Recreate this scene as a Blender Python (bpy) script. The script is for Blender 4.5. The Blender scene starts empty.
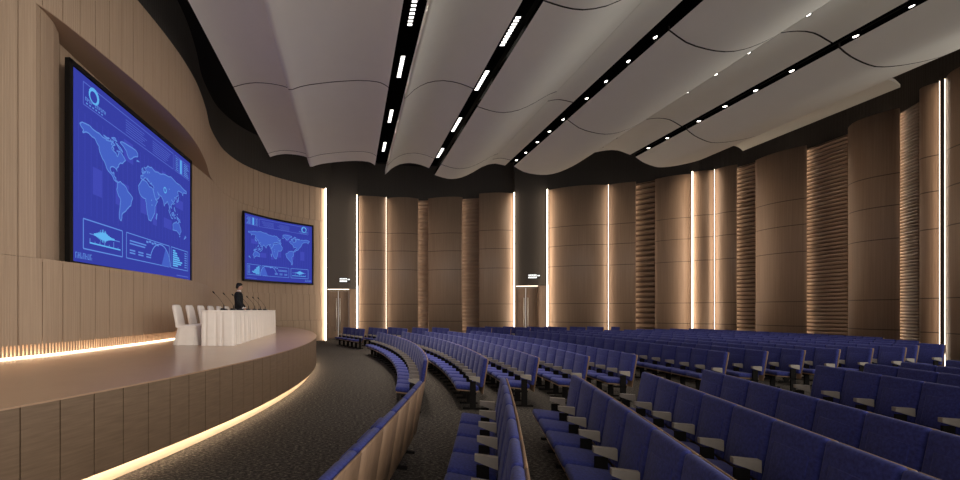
import bpy, bmesh, math, random
from mathutils import Vector, Matrix
from mathutils.geometry import tessellate_polygon
random.seed(7)
PI = math.pi
S = bpy.context.scene
COL = S.collection
HC = 1.95            # eye height
F = 420.0            # focal length in pixels of the 960 wide frame
CX, CY = 350.0, 310.0


def srgb(r, g, b):
    def f(c):
        c /= 255.0
        return c / 12.92 if c <= 0.04045 else ((c + 0.055) / 1.055) ** 2.4
    return (f(r), f(g), f(b), 1.0)


def PX(x, d):
    """plan point at distance d for picture column x"""
    return ((x - CX) / F * d, d)


# ------------------------------------------------------------------ materials
def new_mat(name):
    m = bpy.data.materials.new(name)
    m.use_nodes = True
    nt = m.node_tree
    b = nt.nodes['Principled BSDF']
    return m, nt, b


def nd(nt, t, **kw):
    n = nt.nodes.new(t)
    for k, v in kw.items():
        setattr(n, k, v)
    return n


def plain(name, col, rough=0.6, metal=0.0, noise=0.0, scale=30.0, spec=0.5, bump=0.0, coat=0.0, sheen=0.0):
    m, nt, b = new_mat(name)
    b.inputs['Base Color'].default_value = col
    b.inputs['Roughness'].default_value = rough
    b.inputs['Metallic'].default_value = metal
    b.inputs['Specular IOR Level'].default_value = spec
    b.inputs['Coat Weight'].default_value = coat
    b.inputs['Sheen Weight'].default_value = sheen
    if noise or bump:
        tc = nd(nt, 'ShaderNodeTexCoord')
        no = nd(nt, 'ShaderNodeTexNoise')
        no.inputs['Scale'].default_value = scale
        no.inputs['Detail'].default_value = 4
        nt.links.new(tc.outputs['Object'], no.inputs['Vector'])
        if noise:
            rp = nd(nt, 'ShaderNodeValToRGB')
            rp.color_ramp.elements[0].position = 0.3
            rp.color_ramp.elements[1].position = 0.7
            rp.color_ramp.elements[0].color = tuple(c * (1 - noise) for c in col[:3]) + (1,)
            rp.color_ramp.elements[1].color = tuple(min(1, c * (1 + noise)) for c in col[:3]) + (1,)
            nt.links.new(no.outputs['Fac'], rp.inputs['Fac'])
            nt.links.new(rp.outputs['Color'], b.inputs['Base Color'])
        if bump:
            bp = nd(nt, 'ShaderNodeBump')
            bp.inputs['Strength'].default_value = bump
            bp.inputs['Distance'].default_value = 0.01
            nt.links.new(no.outputs['Fac'], bp.inputs['Height'])
            nt.links.new(bp.outputs['Normal'], b.inputs['Normal'])
    return m


def emit(name, col, strength, base=(0.02, 0.02, 0.02, 1)):
    m, nt, b = new_mat(name)
    b.inputs['Base Color'].default_value = base
    b.inputs['Roughness'].default_value = 0.9
    b.inputs['Specular IOR Level'].default_value = 0.05
    b.inputs['Emission Color'].default_value = col
    b.inputs['Emission Strength'].default_value = strength
    return m


def wood(name, c1, c2, rough=0.5, su=40.0, sv=0.9, seams=(), uvmap=True, spec=0.4, rib=0.0, coat=0.0, ribpitch=0.05):
    """veneer: grain stretched along v; optional horizontal joints at the heights v in seams"""
    m, nt, b = new_mat(name)
    tc = nd(nt, 'ShaderNodeTexCoord')
    mp = nd(nt, 'ShaderNodeMapping')
    mp.inputs['Scale'].default_value = (su, sv, 1) if uvmap else (su, su, sv)
    nt.links.new(tc.outputs['UV' if uvmap else 'Object'], mp.inputs['Vector'])
    no = nd(nt, 'ShaderNodeTexNoise')
    no.inputs['Scale'].default_value = 1.0
    no.inputs['Detail'].default_value = 5
    no.inputs['Roughness'].default_value = 0.6
    nt.links.new(mp.outputs['Vector'], no.inputs['Vector'])
    rp = nd(nt, 'ShaderNodeValToRGB')
    rp.color_ramp.elements[0].position = 0.28
    rp.color_ramp.elements[1].position = 0.72
    rp.color_ramp.elements[0].color = c1
    rp.color_ramp.elements[1].color = c2
    nt.links.new(no.outputs['Fac'], rp.inputs['Fac'])
    out = rp.outputs['Color']
    b.inputs['Roughness'].default_value = rough
    b.inputs['Specular IOR Level'].default_value = spec
    b.inputs['Coat Weight'].default_value = coat
    b.inputs['Coat Roughness'].default_value = 0.15
    if seams or rib:
        sp = nd(nt, 'ShaderNodeSeparateXYZ')
        nt.links.new(tc.outputs['UV'], sp.inputs['Vector'])
    if seams:
        fac = None
        for z in seams:
            a = nd(nt, 'ShaderNodeMath', operation='SUBTRACT')
            nt.links.new(sp.outputs['Y'], a.inputs[0])
            a.inputs[1].default_value = z
            a2 = nd(nt, 'ShaderNodeMath', operation='ABSOLUTE')
            nt.links.new(a.outputs[0], a2.inputs[0])
            a3 = nd(nt, 'ShaderNodeMath', operation='LESS_THAN')
            nt.links.new(a2.outputs[0], a3.inputs[0])
            a3.inputs[1].default_value = 0.017
            if fac is None:
                fac = a3.outputs[0]
            else:
                mx = nd(nt, 'ShaderNodeMath', operation='MAXIMUM')
                nt.links.new(fac, mx.inputs[0])
                nt.links.new(a3.outputs[0], mx.inputs[1])
                fac = mx.outputs[0]
        mix = nd(nt, 'ShaderNodeMixRGB')
        nt.links.new(fac, mix.inputs['Fac'])
        nt.links.new(out, mix.inputs['Color1'])
        mix.inputs['Color2'].default_value = tuple(c * 0.35 for c in c1[:3]) + (1,)
        out = mix.outputs['Color']
    if rib:
        mu = nd(nt, 'ShaderNodeMath', operation='MULTIPLY')
        nt.links.new(sp.outputs['X'], mu.inputs[0])
        mu.inputs[1].default_value = 2 * PI / ribpitch
        si = nd(nt, 'ShaderNodeMath', operation='SINE')
        nt.links.new(mu.outputs[0], si.inputs[0])
        bp = nd(nt, 'ShaderNodeBump')
        bp.inputs['Strength'].default_value = rib
        bp.inputs['Distance'].default_value = 0.006
        nt.links.new(si.outputs[0], bp.inputs['Height'])
        nt.links.new(bp.outputs['Normal'], b.inputs['Normal'])
    nt.links.new(out, b.inputs['Base Color'])
    return m


WARM = (1.0, 0.81, 0.62, 1)
WARM2 = (1.0, 0.77, 0.53, 1)
M = {}
M['wall_wood'] = wood('pale wall veneer', srgb(168, 143, 120), srgb(186, 161, 136), rough=0.55, su=34, sv=0.5, rib=0.25)
M['panel_wood'] = wood('walnut wall veneer', srgb(148, 123, 103), srgb(170, 144, 122), rough=0.5, su=26, sv=0.4,
                       seams=(1.2, 2.34, 4.65, 5.9, 7.09))
M['rib_wood'] = plain('ribbed wall wood', srgb(154, 129, 108), 0.5)
M['fascia'] = wood('stage fascia veneer', srgb(106, 86, 68), srgb(128, 105, 84), rough=0.45, su=3, sv=42)
M['stage_top'] = wood('polished stage boards', srgb(170, 139, 112), srgb(180, 148, 121), rough=0.28, su=1.5, sv=10, uvmap=False, coat=0.3)
M['door_wood'] = wood('door veneer', srgb(104, 84, 68), srgb(124, 101, 82), rough=0.5, su=30, sv=0.6, uvmap=False)
M['niche'] = wood('soffit veneer', srgb(150, 124, 102), srgb(164, 137, 114), rough=0.5, su=30, sv=0.6)
M['dark_wall'] = wood('charcoal ribbed wall', srgb(62, 58, 54), srgb(72, 67, 63), rough=0.8, su=22, sv=0.1, spec=0.2, rib=0.5, ribpitch=0.12)
M['black'] = plain('matt black', srgb(22, 21, 21), 0.8, spec=0.2)
M['frame_black'] = plain('screen frame black', srgb(14, 13, 13), 0.45, spec=0.3)
M['channel'] = plain('black channel', srgb(8, 8, 8), 1.0, spec=0.0)
M['ceiling'] = plain('matt ceiling board', srgb(226, 224, 214), 0.75, noise=0.01, scale=2)
M['seam'] = plain('ceiling joint', srgb(70, 66, 63), 1.0, spec=0.0)
M['rib_shade'] = plain('ribbed wall recess shade', srgb(96, 76, 60), 0.7)  # shade between the ribs put into the colour of the recess faces
M['carpet'] = None
M['seat_blue'] = plain('royal blue velour', srgb(50, 55, 116), 0.9, noise=0.30, scale=38, spec=0.15, bump=0.25, sheen=0.1)
M['shell_wood'] = wood('seat shell beech', srgb(120, 95, 74), srgb(146, 118, 93), rough=0.45, su=12, sv=1.6, uvmap=False)
M['arm'] = plain('grey painted armrest', srgb(146, 137, 126), 0.5, noise=0.05, scale=20)
M['leg'] = plain('dark bronze metal', srgb(24, 22, 21), 0.9, spec=0.1)
M['led'] = emit('warm light line', WARM, 7)
M['led_thin'] = emit('thin warm light line', WARM, 4.5)
M['led_soft'] = emit('soft warm light line', WARM, 4)
M['led_toe'] = emit('toe light line', WARM2, 20)
M['led_grille'] = emit('grille light line', WARM2, 6)
M['toe'] = plain('pale toe board', srgb(214, 188, 162), 0.6)
M['lamp'] = emit('lamp lens', (1, 0.93, 0.84, 1), 6)
M['lamp_cell'] = emit('lamp cell', (1, 0.96, 0.9, 1), 3)
M['cloth'] = plain('white table cloth', srgb(238, 228, 219), 0.85, noise=0.02, scale=8, sheen=0.2)
M['steel'] = plain('brushed steel', srgb(205, 200, 195), 0.35, metal=0.7)
M['mic'] = plain('black microphone metal', srgb(20, 20, 22), 0.4, metal=0.2)
M['suit'] = plain('black wool suit', srgb(22, 22, 27), 0.85, noise=0.1, scale=60)
M['shirt'] = plain('white shirt', srgb(235, 232, 230), 0.8)
M['skin'] = plain('skin', srgb(205, 160, 135), 0.55)
M['hair'] = plain('black hair', srgb(18, 15, 14), 0.5)
M['shoe'] = plain('black shoe leather', srgb(15, 14, 14), 0.35)
M['sign_white'] = emit('sign lettering', (1, 1, 0.98, 1), 1.3)
M['sign_body'] = plain('sign body', srgb(14, 14, 14), 0.6)
M['scr_bg'] = emit('screen blue', srgb(53, 61, 160), 0.74, (0.001, 0.001, 0.002, 1))
M['scr_band'] = emit('screen blue band', srgb(64, 72, 178), 0.74, (0.001, 0.001, 0.002, 1))
M['scr_land'] = emit('screen land', srgb(68, 96, 194), 0.74, (0.001, 0.001, 0.002, 1))
M['scr_line'] = emit('screen line', srgb(94, 138, 220), 0.74, (0.001, 0.001, 0.002, 1))
M['scr_dim'] = emit('screen dim line', srgb(84, 104, 200), 0.74, (0.001, 0.001, 0.002, 1))
M['scr_hot'] = emit('screen bright figure', srgb(96, 178, 240), 0.74, (0.001, 0.001, 0.002, 1))


def carpet():
    m, nt, b = new_mat('dark flecked carpet')
    tc = nd(nt, 'ShaderNodeTexCoord')
    n1 = nd(nt, 'ShaderNodeTexNoise')
    n1.inputs['Scale'].default_value = 27
    n1.inputs['Detail'].default_value = 8
    n1.inputs['Roughness'].default_value = 0.75
    mp = nd(nt, 'ShaderNodeMapping')
    mp.inputs['Scale'].default_value = (0.7, 1.6, 1)
    nt.links.new(tc.outputs['Object'], mp.inputs['Vector'])
    nt.links.new(mp.outputs['Vector'], n1.inputs['Vector'])
    rp = nd(nt, 'ShaderNodeValToRGB')
    e = rp.color_ramp.elements
    e[0].position, e[0].color = 0.36, srgb(28, 26, 24)
    e[1].position, e[1].color = 0.62, srgb(108, 101, 93)
    x = rp.color_ramp.elements.new(0.5)
    x.color = srgb(52, 48, 45)
    nt.links.new(n1.outputs['Fac'], rp.inputs['Fac'])
    nt.links.new(rp.outputs['Color'], b.inputs['Base Color'])
    b.inputs['Roughness'].default_value = 0.95
    b.inputs['Specular IOR Level'].default_value = 0.1
    bp = nd(nt, 'ShaderNodeBump')
    bp.inputs['Strength'].default_value = 0.5
    bp.inputs['Distance'].default_value = 0.01
    nt.links.new(n1.outputs['Fac'], bp.inputs['Height'])
    nt.links.new(bp.outputs['Normal'], b.inputs['Normal'])
    return m


M['carpet'] = carpet()


# ------------------------------------------------------------------ mesh builder
class MB:
    def __init__(self):
        self.v, self.f, self.mi, self.uv, self.sm = [], [], [], [], []

    def vert(self, p):
        self.v.append(tuple(p))
        return len(self.v) - 1

    def face(self, idx, mi=0, uv=None, smooth=False):
        self.f.append(tuple(idx))
        self.mi.append(mi)
        self.uv.append(uv)
        self.sm.append(smooth)

    def quad(self, a, b, c, d, mi=0, uv=None, smooth=False):
        i = [self.vert(p) for p in (a, b, c, d)]
        self.face(i, mi, uv, smooth)

    def hexa(self, p, mi=0):
        """eight points: bottom loop then top loop"""
        i = [self.vert(q) for q in p]
        for q in ((3, 2, 1, 0), (4, 5, 6, 7), (0, 1, 5, 4), (1, 2, 6, 5), (2, 3, 7, 6), (3, 0, 4, 7)):
            self.face([i[k] for k in q], mi)

    def box(self, x0, x1, y0, y1, z0, z1, mi=0):
        self.hexa([(x0, y0, z0), (x1, y0, z0), (x1, y1, z0), (x0, y1, z0),
                   (x0, y0, z1), (x1, y0, z1), (x1, y1, z1), (x0, y1, z1)], mi)

    def tube(self, pts, rad, n=8, mi=0, cap=True):
        pts = [Vector(p) for p in pts]
        if not isinstance(rad, (list, tuple)):
            rad = [rad] * len(pts)
        rings = []
        up = Vector((0, 0, 1))
        for k, p in enumerate(pts):
            t = (pts[min(k + 1, len(pts) - 1)] - pts[max(k - 1, 0)]).normalized()
            a = t.cross(up)
            if a.length < 1e-3:
                a = t.cross(Vector((1, 0, 0)))
            a.normalize()
            b = t.cross(a)
            rings.append([self.vert(p + (a * math.cos(2 * PI * q / n) + b * math.sin(2 * PI * q / n)) * rad[k]) for q in range(n)])
        for k in range(len(rings) - 1):
            for q in range(n):
                self.face((rings[k][q], rings[k][(q + 1) % n], rings[k + 1][(q + 1) % n], rings[k + 1][q]), mi, None, True)
        if cap:
            self.face(rings[0][::-1], mi)
            self.face(rings[-1], mi)

    def lathe(self, prof, n=16, mi=0, c=(0, 0, 0)):
        rings = [[self.vert((c[0] + r * math.cos(2 * PI * q / n), c[1] + r * math.sin(2 * PI * q / n), c[2] + z)) for q in range(n)] for r, z in prof]
        for k in range(len(rings) - 1):
            for q in range(n):
                self.face((rings[k][q], rings[k][(q + 1) % n], rings[k + 1][(q + 1) % n], rings[k + 1][q]), mi, None, True)

    def rbox(self, sx, sy, sz, r, mat=Matrix.Identity(4), mi=0, seg=3):
        """rounded slab centred at the origin, then moved by mat"""
        bm = bmesh.new()
        bmesh.ops.create_cube(bm, size=1)
        bmesh.ops.scale(bm, vec=(sx, sy, sz), verts=bm.verts)
        bmesh.ops.bevel(bm, geom=list(bm.edges), offset=r, segments=seg, affect='EDGES', profile=0.5)
        base = len(self.v)
        bm.verts.index_update()
        for v in bm.verts:
            self.v.append(tuple(mat @ v.co))
        for f in bm.faces:
            self.face([base + v.index for v in f.verts], mi, None, True)
        bm.free()

    def mesh(self, name, mats):
        me = bpy.data.meshes.new(name)
        me.from_pydata(self.v, [], self.f)
        for m in (mats if isinstance(mats, (list, tuple)) else [mats]):
            me.materials.append(m)
        me.polygons.foreach_set('material_index', self.mi)
        me.polygons.foreach_set('use_smooth', self.sm)
        if any(u is not None for u in self.uv):
            lay = me.uv_layers.new(name='UVMap')
            for p, u in zip(me.polygons, self.uv):
                if u is not None:
                    for li, c in zip(p.loop_indices, u):
                        lay.data[li].uv = c
        me.update()
        return me

    def build(self, name, mats, parent=None, loc=None, rz=None):
        o = bpy.data.objects.new(name, self.mesh(name, mats))
        COL.objects.link(o)
        if parent is not None:
            o.parent = parent
        if loc is not None:
            o.location = loc
        if rz is not None:
            o.rotation_euler = (0, 0, rz)
        return o


def fixnormals(o):
    bm = bmesh.new()
    bm.from_mesh(o.data)
    bmesh.ops.recalc_face_normals(bm, faces=bm.faces)
    bm.to_mesh(o.data)
    bm.free()
    return o


def empty(name, loc, rz=0.0):
    o = bpy.data.objects.new(name, None)
    COL.objects.link(o)
    o.location = loc
    o.rotation_euler = (0, 0, rz)
    o.empty_display_size = 0.1
    return o


def tag(o, label, cat, group=None):
    o['label'] = label
    o['category'] = cat
    if group:
        o['group'] = group
    return o


def struct(o, label=None, cat=None, group=None):
    o['kind'] = 'structure'
    if label:
        o['label'] = label
    if cat:
        o['category'] = cat
    if group:
        o['group'] = group
    return o


def dup(root, loc, rz, parts=None):
    r = root.copy()
    COL.objects.link(r)
    r.location = loc
    r.rotation_euler = (0, 0, rz)
    for ch in list(root.children):
        c = ch.copy()
        COL.objects.link(c)
        c.parent = r
        for g in ch.children:
            d = g.copy()
            COL.objects.link(d)
            d.parent = c
    return r


ORD = ('first second third fourth fifth sixth seventh eighth ninth tenth eleventh twelfth thirteenth fourteenth '
       'fifteenth sixteenth seventeenth eighteenth nineteenth twentieth').split()


# ------------------------------------------------------------------ plan helpers
def catmull(pts, step):
    """dense polyline through pts"""
    P = [Vector(p) for p in pts]
    out = []
    n = len(P)
    for i in range(n - 1):
        p0 = P[i - 1] if i else P[0] * 2 - P[1]
        p1, p2 = P[i], P[i + 1]
        p3 = P[i + 2] if i + 2 < n else P[-1] * 2 - P[-2]
        k = max(2, int((p2 - p1).length / step))
        for j in range(k):
            t = j / k
            out.append(0.5 * ((2 * p1) + (p2 - p0) * t + (2 * p0 - 5 * p1 + 4 * p2 - p3) * t * t + (3 * p1 - p0 - 3 * p2 + p3) * t ** 3))
    out.append(P[-1])
    return out


def resample(pl, step):
    """even resampling by arc length, ends kept"""
    L = [0.0]
    for a, b in zip(pl, pl[1:]):
        L.append(L[-1] + (b - a).length)
    n = max(1, int(round(L[-1] / step)))
    out, k = [], 0
    for i in range(n + 1):
        s = L[-1] * i / n
        while k < len(pl) - 2 and L[k + 1] < s:
            k += 1
        t = (s - L[k]) / max(1e-9, L[k + 1] - L[k])
        out.append(pl[k].lerp(pl[k + 1], min(1, max(0, t))))
    return out


def normals(pl, side):
    N = []
    for k in range(len(pl)):
        t = (pl[min(k + 1, len(pl) - 1)] - pl[max(k - 1, 0)]).normalized()
        N.append(Vector((t.y, -t.x)) * side)
    return N


def groove_plan(pl, step, w, depth, side, phase=0.0):
    """insert real V-joints every `step` metres along a plan line; side points to the room"""
    L = [0.0]
    for a, b in zip(pl, pl[1:]):
        L.append(L[-1] + (b - a).length)
    N = normals(pl, side)

    def at(s):
        for k in range(len(L) - 1):
            if L[k + 1] >= s:
                t = (s - L[k]) / max(1e-9, L[k + 1] - L[k])
                return pl[k].lerp(pl[k + 1], t), N[k].lerp(N[k + 1], t).normalized()
        return pl[-1], N[-1]
    marks = [(s, 0) for s in L]
    s = step * (0.5 + phase)
    G = []
    while s < L[-1] - 0.05:
        G.append(s)
        s += step
    marks = [(s, d) for s, d in marks if not any(abs(s - g) < w * 1.5 for g in G)]
    for g in G:
        marks += [(g - w / 2, 0), (g - w / 2 + 0.001, depth), (g + w / 2 - 0.001, depth), (g + w / 2, 0)]
    marks.sort()
    out = []
    for s, d in marks:
        p, n = at(s)
        out.append((p - n * d, s))
    return out


def wall_strip(mb, plan, z0, z1, side, thick=0.12, mi=0, smooth=False):
    """plan: list of (Vector2, s). closed thick strip; UV = (s, z)"""
    pl = [p for p, s in plan]
    N = normals(pl, side)
    fr, bk = [], []
    bot = [mb.vert((p.x, p.y, z0)) for p in pl]
    top = [mb.vert((p.x, p.y, z1)) for p in pl]
    bb = [mb.vert((p.x - n.x * thick, p.y - n.y * thick, z0)) for p, n in zip(pl, N)]
    bt = [mb.vert((p.x - n.x * thick, p.y - n.y * thick, z1)) for p, n in zip(pl, N)]
    for k in range(len(pl) - 1):
        s0, s1 = plan[k][1], plan[k + 1][1]
        mb.face((bot[k], bot[k + 1], top[k + 1], top[k]), mi, ((s0, z0), (s1, z0), (s1, z1), (s0, z1)), smooth)
        mb.face((bb[k + 1], bb[k], bt[k], bt[k + 1]), mi, ((s1, z0), (s0, z0), (s0, z1), (s1, z1)))
        mb.face((top[k], top[k + 1], bt[k + 1], bt[k]), mi, ((s0, z1),) * 4)
        mb.face((bot[k + 1], bot[k], bb[k], bb[k + 1]), mi, ((s0, z0),) * 4)
    for k in (0, -1):
        s = plan[k][1]
        mb.face((bot[k], top[k], bt[k], bb[k]), mi, ((s, z0), (s, z1), (s + thick, z1), (s + thick, z0)))


def plain_plan(pl):
    out, s = [], 0.0
    for k, p in enumerate(pl):
        if k:
            s += (p - pl[k - 1]).length
        out.append((p, s))
    return out


# ------------------------------------------------------------------ floor, shell
ST = 1.08            # stage height
mb = MB()
mb.quad((-9, -5, 0), (26, -5, 0), (26, 31, 0), (-9, 31, 0))
struct(mb.build('floor', M['carpet']))
mb = MB()
mb.box(-10, 26, -4, 31, 11.9, 12.1)
struct(mb.build('ceiling', M['black']))

WALL = [(-7.2, -1), (-6.9, 2), (-6.45, 5), (-6.02, 7.2), (-5.70, 8.2), (-5.42, 9.9), (-5.24, 11.5), (-5.18, 13), (-5.27, 14.5), (-5.56, 16.2),
        (-5.93, 17.8), (-6.10, 19.3), (-6.12, 20.6), (-5.8, 22.15), (-5.2, 23.4), (-4.4, 24.5), (-3.1, 25.8), (-1.62, 27.0)]
wline = resample(catmull(WALL, 0.1), 0.1)


def cut(pl, y0, y1):
    return [p for p in pl if y0 <= p.y <= y1]


ZG, ZL, ZS, ZT = 1.316, 2.92, 7.65, 9.73
NY0, NY1 = 8.25, 17.6
root = struct(empty('wall_left', (0, 0, 0)))
G = dict(step=0.42, w=0.02, depth=0.03, side=1)


def wall_piece(name, pl, z0, z1, mat, side=1, groove=True, thick=0.12, phase=0.0):
    m = MB()
    pp = groove_plan(pl, 0.42, 0.02, 0.03, side, phase) if groove else plain_plan(pl)
    wall_strip(m, pp, z0, z1, side, thick)
    return m.build(name, mat, root)


wall_piece('lower_cladding', wline, ZG, ZL - 0.006, M['wall_wood'])
wall_piece('upper_cladding', wline, ZS, ZT, M['wall_wood'])
nb = [Vector(q) for q in ((-6.2, 8.75), (-6.22, 11), (-6.21, 14), (-6.13, 16.3), (-6.06, 17.8))] + cut(wline, 18.6, 40)[::4] + [wline[-1]]
nline = resample(catmull(nb, 0.1), 0.12)
wall_piece('middle_cladding', nline, ZL, ZS - 0.013, M['wall_wood'])
left_pl = cut(wline, -5, 7.8) + [Vector((-5.83, 8.05)), Vector((-5.86, 8.3)), Vector((-5.98, 8.62)), Vector((-6.16, 8.9))]
wall_piece('middle_cladding', left_pl, ZL, ZS, M['wall_wood'])
# soffit and ledge of the screen niche
for nm, z in (('niche_soffit', ZS), ('niche_ledge', ZL)):
    m = MB()
    seg = cut(wline, 7.6, 18.4)
    for a, b in zip(seg, seg[1:]):
        z, z1 = (ZS - 0.012, ZS + 0.04) if nm == 'niche_soffit' else (ZL - 0.004, ZL - 0.06)
        q = [(a.x - 0.003, a.y, min(z, z1)), (b.x - 0.003, b.y, min(z, z1)), (-6.3, b.y, min(z, z1)), (-6.3, a.y, min(z, z1)),
             (a.x - 0.003, a.y, max(z, z1)), (b.x - 0.003, b.y, max(z, z1)), (-6.3, b.y, max(z, z1)), (-6.3, a.y, max(z, z1))]
        m.hexa(q)
    fixnormals(m.build(nm, M['niche'], root))
# wall below stage level on the far side, down to the carpet
wall_piece('base_cladding', cut(wline, 18.5, 40), 0.0, ZG - 0.012, M['wall_wood'])
# charcoal wall above the veneer
m = MB()
dk = [p - n * 0.35 for p, n in zip(wline, normals(wline, 1))]
dk += [Vector((-1.2, 27.9))]
wall_strip(m, plain_plan(dk), ZT - 0.3, 11.9, 1, 0.15)
m.build('upper_dark_wall', M['dark_wall'], root)

m = MB()
wall_strip(m, plain_plan([p - n * 0.135 for p, n in zip(wline, normals(wline, 1))]), ZL - 0.2, ZL + 0.0, 1, 0.02)  # unseen strip added to block outside light leaking through the joint
m.build('backing', M['black'], root)
m = MB()
bk_ = cut(wline, 18.5, 40)
wall_strip(m, plain_plan([p - n * 0.135 for p, n in zip(bk_, normals(bk_, 1))]), 0.0, ZL, 1, 0.02)  # unseen too: added behind the far cladding against light leaks
m.build('backing', M['black'], root)

# grille at the foot of the wall on the stage
gr = empty('wall_grille', (0, 0, 0))
struct(gr, 'low backlit strip of upright wooden fins at the foot of the stage wall', 'grille')
seg = cut(wline, 3.0, 18.6)
fin = MB()
N = normals(seg, 1)
fl = resample(seg, 0.068)
FN = normals(fl, 1)
rnd = random.Random(3)
for p, n in zip(fl, FN):
    t = Vector((-n.y, n.x))
    w = 0.013 + 0.006 * rnd.random()
    a, b = p - n * 0.004, p - n * 0.02
    fin.hexa([(a.x - t.x * w, a.y - t.y * w, ST + 0.035), (a.x + t.x * w, a.y + t.y * w, ST + 0.035), (b.x + t.x * w, b.y + t.y * w, ST + 0.035), (b.x - t.x * w, b.y - t.y * w, ST + 0.035),
              (a.x - t.x * w, a.y - t.y * w, ZG + 0.01), (a.x + t.x * w, a.y + t.y * w, ZG + 0.01), (b.x + t.x * w, b.y + t.y * w, ZG + 0.01), (b.x - t.x * w, b.y - t.y * w, ZG + 0.01)])
fixnormals(fin.build('fins', M['wall_wood'], gr))
m = MB()
wall_strip(m, plain_plan([p - n * 0.13 for p, n in zip(seg, N)]), ST, ZG + 0.05, 1, 0.05)
m.build('back_board', M['toe'], gr)
m = MB()
wall_strip(m, plain_plan([p - n * 0.004 for p, n in zip(seg, N)]), ST + 0.001, ST + 0.022, 1, 0.10)
wall_strip(m, plain_plan([p - n * 0.03 for p, n in zip(seg, N)]), ZG + 0.015, ZG + 0.035, 1, 0.06)  # upper strip added inside the recess to brighten the gaps between fins
m.build('light_strip', M['led_grille'], gr)

# vertical light at the far end of the stage wall
def led_line(p, z0, z1, w, depth, mat, label, direction=(0, -1)):
    m = MB()
    m.box(-w / 2, w / 2, -depth, 0, 0, z1 - z0)
    ang = math.atan2(direction[1], direction[0]) + PI / 2
    o = m.build('light_strip', mat, None, (p[0], p[1], z0), ang)
    return tag(o, label, 'light', 'upright warm light lines on the walls')


led_line((-1.56, 26.98), 0.0, ZT, 0.06, 0.16, M['led'], 'warm upright light line closing the far end of the screen wall')

# ------------------------------------------------------------------ stage
SC, SR = Vector((-21.4, 12.5)), 20.33


def stage_arc(r, y0, y1, step):
    a0 = math.asin(max(-1, (y0 - SC.y) / r))
    a1 = math.asin(min(1, (y1 - SC.y) / r))
    n = int(abs(a1 - a0) * r / step)
    return [SC + Vector((r * math.cos(a0 + (a1 - a0) * k / n), r * math.sin(a0 + (a1 - a0) * k / n))) for k in range(n + 1)]


edge = stage_arc(SR, -1.0, 21.6, 0.12)
# far end turns back to the wall
far = [edge[-1] + Vector(q) for q in ((-0.35, 0.42), (-1.0, 0.95), (-1.9, 1.35), (-2.6, 1.5))]
stage_line = edge + resample(catmull([edge[-1]] + far, 0.1), 0.15)[1:]
st = struct(empty('stage', (-4, 12, 0)), 'curved wood stage with glowing foot below the blue screens', 'stage')
inv = Matrix.Translation((4, -12, 0))
m = MB()
top = [p + n * 0.008 for p, n in zip(stage_line, normals(stage_line, 1))]
poly = [Vector((p.x, p.y, ST)) for p in top] + [Vector((-7.4, 22.5, ST)), Vector((-8.5, 20, ST)), Vector((-8.5, -1, ST))]
idx = [m.vert(p) for p in poly]
for t in tessellate_polygon([poly]):
    m.face(t)
low = [m.vert((p.x, p.y, ST - 0.018)) for p in poly]
n = len(poly)
for k in range(n):
    m.face((idx[k], idx[(k + 1) % n], low[(k + 1) % n], low[k]))
o = fixnormals(m.build('stage_floor', M['stage_top'], st, (4, -12, 0)))
m = MB()
wall_strip(m, groove_plan(stage_line, 0.35, 0.013, 0.02, 1, 0.1), 0.19, ST - 0.018, 1, 0.06)
m.build('fascia', M['fascia'], st, (4, -12, 0))
m = MB()
toe = [p - n_ * 0.15 for p, n_ in zip(stage_line, normals(stage_line, 1))]
wall_strip(m, plain_plan(toe), 0.0, 0.24, 1, 0.05)
m.build('toe_board', M['toe'], st, (4, -12, 0))
m = MB()
toe2 = [p - n_ * 0.045 for p, n_ in zip(stage_line, normals(stage_line, 1))]
wall_strip(m, plain_plan(toe2), 0.185, 0.21, 1, 0.04)
m.build('light_strip', M['led_toe'], st, (4, -12, 0))

# ------------------------------------------------------------------ screens
NAm = [(-168, 66), (-156, 71), (-140, 70), (-125, 70), (-110, 68), (-95, 70), (-85, 68), (-94, 60), (-92, 57), (-82, 55), (-80, 51), (-77, 56), (-76, 62), (-66, 60), (-56, 53), (-62, 48), (-66, 44), (-74, 40), (-76, 35), (-81, 31), (-80, 26), (-83, 29), (-90, 30), (-97, 27), (-97, 21), (-91, 19), (-88, 21), (-88, 16), (-83, 14), (-83, 10), (-78, 8), (-83, 8), (-92, 14), (-104, 19), (-110, 27), (-117, 33), (-124, 42), (-125, 49), (-135, 58), (-150, 60), (-162, 55), (-160, 60)]
Grn = [(-72, 78), (-60, 82), (-35, 83), (-20, 80), (-20, 73), (-32, 68), (-43, 60), (-51, 65), (-55, 71)]
SAm = [(-78, 8), (-71, 12), (-60, 9), (-50, 1), (-35, -6), (-39, -14), (-41, -22), (-48, -27), (-56, -35), (-65, -41), (-67, -50), (-69, -55), (-74, -50), (-73, -38), (-70, -20), (-76, -14), (-81, -5), (-79, 1)]
Afr = [(-16, 15), (-17, 21), (-9, 31), (-5, 36), (10, 37), (20, 31), (32, 31), (38, 20), (43, 12), (51, 11), (41, -2), (40, -15), (33, -25), (26, -34), (18, -34), (12, -18), (9, -2), (8, 4), (-8, 5)]
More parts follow.
